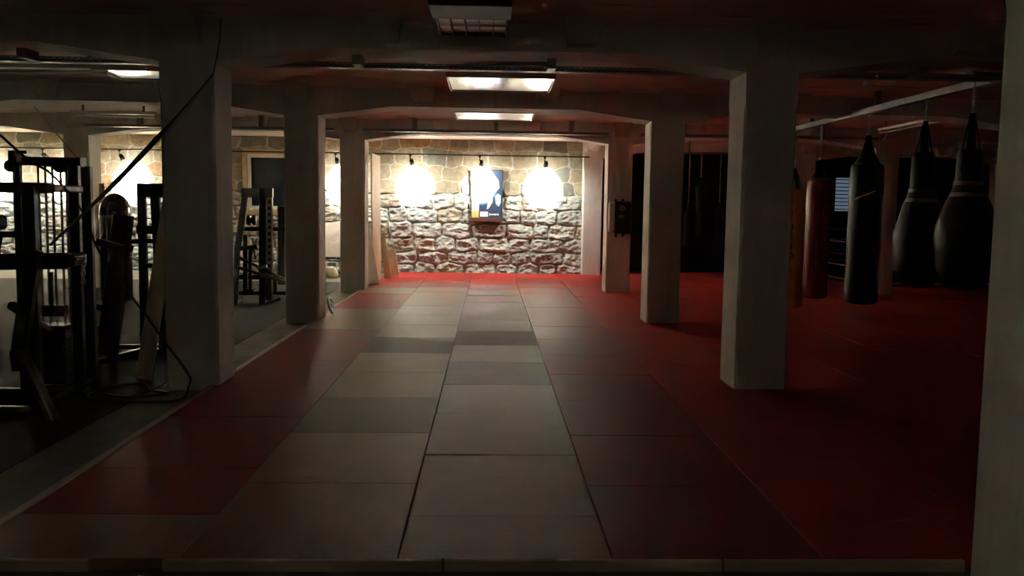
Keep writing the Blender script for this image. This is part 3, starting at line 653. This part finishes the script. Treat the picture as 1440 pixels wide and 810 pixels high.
MB().lathe([(.018, .012), (.04, .012), (.04, -.03), (.018, -.03), (.018, .012)], (-2.318, 11.34, .137), 20, ax).build('hub', M['greymetal'], ds)

# ------------------------------------------------------------------ gym machines
def part(root, name, m, *bars, tubes=()):
    mb = MB()
    for b in bars: mb.bar(*b)
    for t in tubes: mb.tube(*t)
    return mb.build(name, M[m], root)
Gz = FL+.008
# large dual weight machine at the left edge
g1 = thing('weight_machine', 'large black weight stack machine with pulleys at the left edge', 'weight machine', (-3.9, 6.5, Gz))
xr = -3.50; xl = -4.55; xm = -3.93
part(g1, 'upright', 'blackmetal', ((xr, 6.62, Gz), (xr, 6.62, 1.93), .085, .07))
part(g1, 'upright', 'blackmetal', ((-3.62, 7.05, Gz), (-3.62, 7.05, 1.93), .09, .07))
part(g1, 'upright', 'blackmetal', ((-3.57, 6.1, Gz), (-3.57, 6.1, 1.72), .095, .08))
part(g1, 'upright', 'blackmetal', ((-3.97, 6.62, Gz), (-3.97, 6.62, 1.95), .06, .06))
part(g1, 'upright', 'blackmetal', ((-4.9, 6.6, Gz), (-4.9, 6.6, 1.9), .085, .08))
part(g1, 'top_beam', 'blackmetal', ((-4.0, 6.62, 1.95), (-3.42, 6.62, 1.95), .1, .07), ((-3.9, 7.0, 1.95), (-3.62, 7.0, 1.95), .08, .06), ((xr, 6.6, 1.95), (-3.64, 7.0, 1.95), .07, .06), ((-3.97, 6.6, 1.95), (-3.9, 7.0, 1.95), .07, .06))
part(g1, 'cross_beam', 'greymetal', ((-4.95, 6.2, 1.72), (-3.45, 6.2, 1.72), .07, .085), ((-3.46, 6.2, 1.72), (-3.46, 6.62, 1.72), .06, .06), ((-3.97, 6.2, 1.72), (-3.97, 6.62, 1.72), .06, .06), ((-3.57, 6.1, 1.70), (-3.57, 6.2, 1.70), .06, .06))
part(g1, 'cross_beam', 'blackmetal', ((-4.9, 6.3, 1.10), (-3.40, 6.3, 1.14), .11, .13), ((-3.4, 6.3, 1.14), (-3.47, 6.62, 1.14), .1, .1))
part(g1, 'pulley_bracket', 'blackmetal', (P(17, 212, 6.5), P(17, 232, 6.5), .05, .05), (P(14, 214, 6.5), P(36, 214, 6.6), .03, .03))
part(g1, 'bracket_plate', 'white', (P(22, 221, 6.56), P(42, 227, 6.6), .012, .075))
for xx in (-3.95, -3.55): MB().lathe([(.0, -.015), (.05, -.015), (.045, 0), (.05, .015), (0, .015)], (xx, 6.5, 1.90), 20, (0, 1, 0)).build('pulley', M['blackmetal'], g1)
for xx in (-3.90, -3.84, -3.78, -3.71, -3.66): MB().tube([(xx, 6.80, .05), (xx, 6.80, 1.93)], .011, 8).build('guide_rod', M['chrome'], g1)
wsx = MB()
for k in range(14): wsx.box(-3.90, -3.66, 6.70, 6.90, Gz+.07+k*.037, Gz+.07+k*.037+.033)
wsx.build('weight_stack', M['blackmetal'], g1)
part(g1, 'stack_carrier', 'greymetal', ((-3.94, 6.8, .66), (-3.70, 6.8, .66), .06, .10), ((-3.82, 6.8, .66), (-3.82, 6.8, 1.0), .03, .03))
part(g1, 'swing_arm', 'blackmetal', (P(48, 352, 6.04), P(27, 500, 5.98), .11, .09), (P(27, 492, 5.98), P(31, 520, 5.95), .12, .09))
part(g1, 'foot_bar', 'greymetal', (P(30, 495, 5.94), P(50, 535, 5.9), .085, .07), (P(49, 532, 5.9), P(76, 592, 5.84), .075, .07))
part(g1, 'handle', 'chrome', ((-3.42, 6.3, 1.15), (-3.27, 6.3, 1.16), .025))
part(g1, 'base_bar', 'greymetal', ((-4.95, 6.05, Gz+.03), (-3.55, 6.02, Gz+.03), .06, .05), ((-4.9, 6.62, Gz+.03), (-3.43, 6.62, Gz+.03), .06, .05), ((-3.62, 6.62, Gz+.03), (-3.62, 7.05, Gz+.03), .06, .05), ((-3.57, 6.05, Gz+.03), (-3.57, 6.62, Gz+.03), .06, .05), ((-3.97, 6.62, Gz+.03), (-3.78, 6.9, Gz+.03), .06, .05), ((-4.9, 6.05, Gz+.03), (-4.9, 6.62, Gz+.03), .06, .05))
MB().box(-4.5, -3.98, 6.15, 6.5, 1.38, 1.50).build('seat_pad', M['maroon'], g1, .03)
part(g1, 'seat_frame', 'blackmetal', ((-4.9, 6.3, 1.35), (-3.57, 6.2, 1.35), .05, .05), ((-4.1, 6.3, 1.35), (-3.95, 6.3, 1.15), .07, .06), ((-3.86, 6.2, 1.36), (-3.98, 6.3, 1.1), .03, .03), ((-4.9, 6.3, 1.35), (-4.9, 6.6, 1.35), .05, .05))
part(g1, 'lever', 'blackmetal', ((-3.98, 6.05, .95), (-4.2, 6.4, .55), .07, .06), ((-3.74, 6.1, .8), (-3.74, 6.62, .5), .06, .06))
part(g1, 'pull_chain', 'galv', tubes=(((P(19, 235, 6.4), P(19, 262, 6.4)), .006, 6),))
cc = MB(); chain(cc, P(118, 362, 6.5), P(117, 400, 6.5)); cc.build('hanging_chain', M['galv'], g1)
# incline press machine behind
g2 = thing('press_machine', 'dark incline press machine with maroon back pad left of the column', 'weight machine', (-3.9, 8.3, Gz))
tp = P(207, 266, 8.3); 
MB().box(-3.80, -3.12, 8.42, 8.50, 1.67, 1.82).build('top_plate', M['blackmetal'], g2, .01)
part(g2, 'upright', 'blackmetal', ((-3.76, 8.46, Gz), (-3.76, 8.46, 1.8), .085, .07))
part(g2, 'upright', 'blackmetal', ((-3.56, 8.46, Gz), (-3.62, 8.46, 1.8), .095, .07))
part(g2, 'upright', 'blackmetal', ((-3.15, 8.46, Gz), (-3.15, 8.46, 1.8), .07, .07))
part(g2, 'cross_beam', 'blackmetal', ((-3.8, 8.42, 1.32), (-3.15, 8.42, 1.32), .05, .09), ((-3.8, 8.46, .93), (-3.15, 8.46, .93), .05, .05))
part(g2, 'base_bar', 'blackmetal', ((-3.8, 8.46, Gz+.03), (-3.1, 8.46, Gz+.03), .07, .06), ((-4.0, 7.75, Gz+.03), (-3.7, 8.9, Gz+.03), .07, .06), ((-4.5, 8.6, Gz+.04), (-3.1, 8.75, Gz+.04), .06, .05))
MB().bar((-3.95, 8.0, .02), (-3.80, 8.12, 1.48), .20, .09, (0, 1, 0)).build('back_pad', M['maroon'], g2, .02)
part(g2, 'pad_frame', 'blackmetal', ((-3.96, 8.06, .02), (-3.82, 8.2, 1.42), .06, .06), ((-3.84, 8.18, 1.2), (-3.6, 8.46, 1.2), .05, .05))
MB().bar((-4.22, 8.0, .57), (-3.96, 8.05, .53), .26, .06).build('seat_pad', M['blackpad'], g2, .015)
part(g2, 'seat_frame', 'blackmetal', ((-4.12, 8.0, .53), (-4.06, 8.0, Gz), .06, .06), ((-4.2, 8.0, .30), (-3.84, 8.05, .28), .07, .09), ((-4.05, 7.99, .12), (-3.84, 8.03, -.02), .03, .03), ((-4.13, 8, .08), (-3.84, 8.02, .36), .04, .04))
part(g2, 'arm_rest', 'blackmetal', ((-4.02, 7.98, 1.21), (-3.70, 8.1, 1.13), .05, .07), ((-3.86, 8.03, 1.13), (-3.90, 8.0, .92), .05, .05))
part(g2, 'lifting_rod', 'galv', ((-3.34, 8.3, .95), (-3.30, 8.4, 1.67), .025), ((-3.24, 8.3, .4), (-3.22, 8.4, 1.67), .02), ((-3.44, 8.4, .2), (-3.40, 8.4, 1.67), .02))
wp = MB()
for k in range(5): wp.lathe([(.025, 0), (.13, 0), (.135, .01), (.135, .02), (.13, .03), (.025, .03), (.025, 0)], (-3.50+k*.036, 8.62, .40), 20, (1, 0, 0))
wp.build('weight_plates', M['greymetal'], g2)
part(g2, 'plate_peg', 'chrome', ((-3.56, 8.62, .40), (-3.25, 8.62, .40), .03), ((-3.56, 8.46, .40), (-3.56, 8.66, .40), .05))
# third machine between the columns
g3 = thing('lever_machine', 'dark lever machine with a slanted frame between the two nearest left columns', 'weight machine', (-3.7, 12.6, Gz))
Q = lambda x, y, Y=12.6: P(x, y, Y)
part(g3, 'slanted_leg', 'greymetal', (Q(346, 270), Q(334, 352), .10, .07), (Q(334, 350), Q(330, 429), .09, .07))
part(g3, 'top_beam', 'greymetal', (Q(340, 271), Q(384, 271), .07, .15))
part(g3, 'upright', 'blackmetal', (Q(369, 265), Q(369, 427), .10, .08))
part(g3, 'perforated_upright', 'galv', (Q(379, 265, 12.7), Q(379, 422, 12.7), .10, .08))
hs = MB()
for k in range(14): q = Q(379, 275+k*9, 12.655); hs.box(q.x-.022, q.x+.022, 12.65, 12.665, q.z-.028, q.z+.028)
hs.build('hole_row', M['blackmetal'], g3)
part(g3, 'cross_beam', 'blackmetal', (Q(343, 322, 12.8), Q(402, 322, 12.8), .05, .07))
part(g3, 'arm', 'greymetal', (Q(333, 350), Q(362, 347), .06, .075))
part(g3, 'lever_arm', 'greymetal', (Q(334, 361), Q(400, 393), .05, .045)); part(g3, 'lever_arm', 'greymetal', (Q(332, 375, 12.4), Q(402, 397, 12.4), .05, .05))
part(g3, 'lever_link', 'galv', (Q(362, 378, 12.5), Q(375, 374, 12.5), .05, .05))
part(g3, 'post', 'blackmetal', (Q(396, 290, 12.9), Q(396, 400, 12.9), .12, .1))
part(g3, 'post', 'blackmetal', (Q(345, 330, 12.8), Q(345, 415, 12.8), .07, .07))
part(g3, 'foot', 'greymetal', (Q(366, 428), Q(392, 420, 12.9), .09, .05)); part(g3, 'foot', 'blackmetal', (Q(332, 412, 12.8), Q(402, 412, 12.8), .05, .06))
part(g3, 'foot', 'blackmetal', (Q(331, 429), Q(338, 424, 12.9), .08, .05))
hw = MB()
for u in (350, 354, 358): q = Q(u, 310); hw.lathe([(0, -.02), (.05+.03*(u != 354), -.02), (.05+.03*(u != 354), .02), (0, .02)], q, 18, (1, 0, 0))
hw.build('round_grip', M['blackpad'], g3)
part(g3, 'cable_bracket', 'galv', (Q(355, 335), Q(360, 365), .03), (Q(352, 362), Q(362, 335), .03))
part(g3, 'seat_post', 'blackmetal', (Q(352, 345), Q(352, 410), .05), (Q(345, 408), Q(357, 408), .12, .05))
# flat bench / rack line behind machine three
rk = thing('flat_bench', 'low dark bench behind the lever machine', 'bench', (-4.2, 13.6, Gz))
MB().box(-5.2, -3.6, 13.55, 13.95, .28, .36).build('bench_pad', M['blackpad'], rk, .02)
for x in (-5.0, -3.8): part(rk, 'leg', 'greymetal', ((x, 13.75, Gz), (x, 13.75, .28), .06)); part(rk, 'foot', 'greymetal', ((x, 13.55, Gz+.02), (x, 13.95, Gz+.02), .05))
# plank leaning on the column
lp = MB().bar(P(202, 533, 7.2)+Vector((0, 0, 0)), Vector((-2.905, 7.12, 1.62)), .15, .03, (0, 1, 0))
tag(lp.build('wooden_plank', M['wood'], None, .003), 'pale wooden plank leaning against the nearest left column', 'plank')
tp = thing('tan_board', 'tall tan board leaning beside the far left column', 'board', (-7.2, 15.3, Gz))
q4 = [P(139, 405, 15.0), P(152, 405, 15.0), P(146, 258, 15.0), P(139, 258, 15.0)]; q4[0].z = q4[1].z = Gz
MB().add(q4+[p+Vector((0, .03, 0)) for p in q4], [(0, 1, 2, 3), (7, 6, 5, 4), (0, 4, 5, 1), (1, 5, 6, 2), (2, 6, 7, 3), (3, 7, 4, 0)]).build('panel', M['wood'], tp)
# dark cylinder with rounded top
cy = thing('dark_cylinder', 'shiny dark cylinder with a domed top in front of the brightest left spotlight', 'cylinder', (-6.25, 13.0, Gz))
MB().lathe([(.20, Gz), (.24, Gz+.02), (.24, 1.42)]+[(.24*math.cos(t), 1.42+.33*math.sin(t)) for t in np.linspace(.15, PI/2, 8)], (-6.22, 13.0, 0), 32).build('body', M['glossblack'], cy)
MB().lathe([(.243, 1.33), (.247, 1.335), (.247, 1.38), (.243, 1.385)], (-6.22, 13, 0), 32).build('band', M['galv'], cy)
# white board and shelf near the second left column
wb = MB().add([(-4.25, 18.1, .40), (-3.2, 18.1, .40), (-3.2, 18.35, 1.28), (-4.25, 18.35, 1.10), (-4.25, 18.14, .40), (-3.2, 18.14, .40), (-3.2, 18.39, 1.28), (-4.25, 18.39, 1.10)], [(0, 1, 2, 3), (7, 6, 5, 4), (0, 4, 5, 1), (1, 5, 6, 2), (2, 6, 7, 3), (3, 7, 4, 0)])
tag(wb.build('white_sheet', M['ply']), 'large white sheet leaning on the stone wall beyond the second left column', 'sheet')
sf = thing('low_shelf', 'low dark shelf holding the white panel near the stone wall', 'shelf', (-3.7, 18.0, FL))
for z in (.02, .36): MB().box(-4.3, -3.15, 17.75, 18.35, z, z+.04).build('shelf_board', M['blackmetal'], sf, .004)
for x in (-4.27, -3.18):
    for y in (17.78, 18.32): MB().box(x-.02, x+.02, y-.02, y+.02, FL, .40).build('leg', M['blackmetal'], sf)
sk = MB(); 
for k, (dx, r) in enumerate(((0, .16), (.2, .13))):
    pr = [(0, .0), (r*.7, .01), (r, r*.5), (r*.95, r), (r*.6, r*1.5), (0, r*1.65)]
    o = MB().lathe(pr, (-3.55+dx*1.6, 17.45, FL), 20, wob=.5).build('white_sack', M['ply']); tag(o, ['larger', 'smaller'][k]+' white sack on the floor in front of the low shelf', 'sack')

# ------------------------------------------------------------------ ropes and cables
rp = thing('climbing_rope', 'long thick grey rope slanting up in front of the nearest left column', 'rope', P(75, 340, 6.5))
A_, B_ = P(70, 345, 6.45), P(300, 104, 6.78)
pts = [A_+(B_-A_)*t+Vector((0, 0, -.05*math.sin(PI*t))) for t in np.linspace(0, 1, 24)]
MB().tube(pts[:10], [.012]*6+[.014, .016, .018, .021], 10).build('rope_end', M['rope'], rp)
MB().tube(pts[9:], [.021]*7+[.016, .011]+[.007]*6, 10).build('rope_sleeve', M['hose'], rp)
MB().tube(smooth_pts([pts[-1], P(308, 60, 6.8), Vector((P(310, 45, 6.8).x, 6.82, 3.21))]), .005, 6).build('rope_tail', M['hose'], rp)
hz = smooth_pts([P(-20, 175, 5.9), P(0, 190, 6.0), P(40, 225, 6.2), P(70, 243, 6.3), P(100, 275, 6.35), P(120, 305, 6.4), P(135, 345, 6.4), P(155, 378, 6.5), P(175, 405, 6.5), P(205, 443, 6.6), P(232, 482, 6.65), P(255, 512, 6.68), P(268, 532, 6.6)])
lp = smooth_pts([hz[-1], (-2.55, 6.55, .06), (-2.56, 6.42, -.02), (-2.72, 6.36, -.03), (-3.0, 6.35, -.03), (-3.3, 6.42, -.03), (-3.42, 6.6, -.03), (-3.36, 6.85, -.03), (-3.15, 7.0, -.03), (-2.95, 6.75, -.03), (-2.75, 6.6, -.02), (-3.0, 6.45, -.015), (-3.25, 6.55, -.02)])
hp = hz+lp[1:]
tag(MB().tube(hp, .010, 8).build('black_cable', M['hose']), 'black cable hanging over the large weight machine and coiled on the floor', 'cable')
tag(MB().tube([P(48, 150, 10.7), P(108, 222, 6.75)], .006, 6).build('pale_cord', M['cord']), 'thin pale cord from the second beam down to the large weight machine', 'cord')
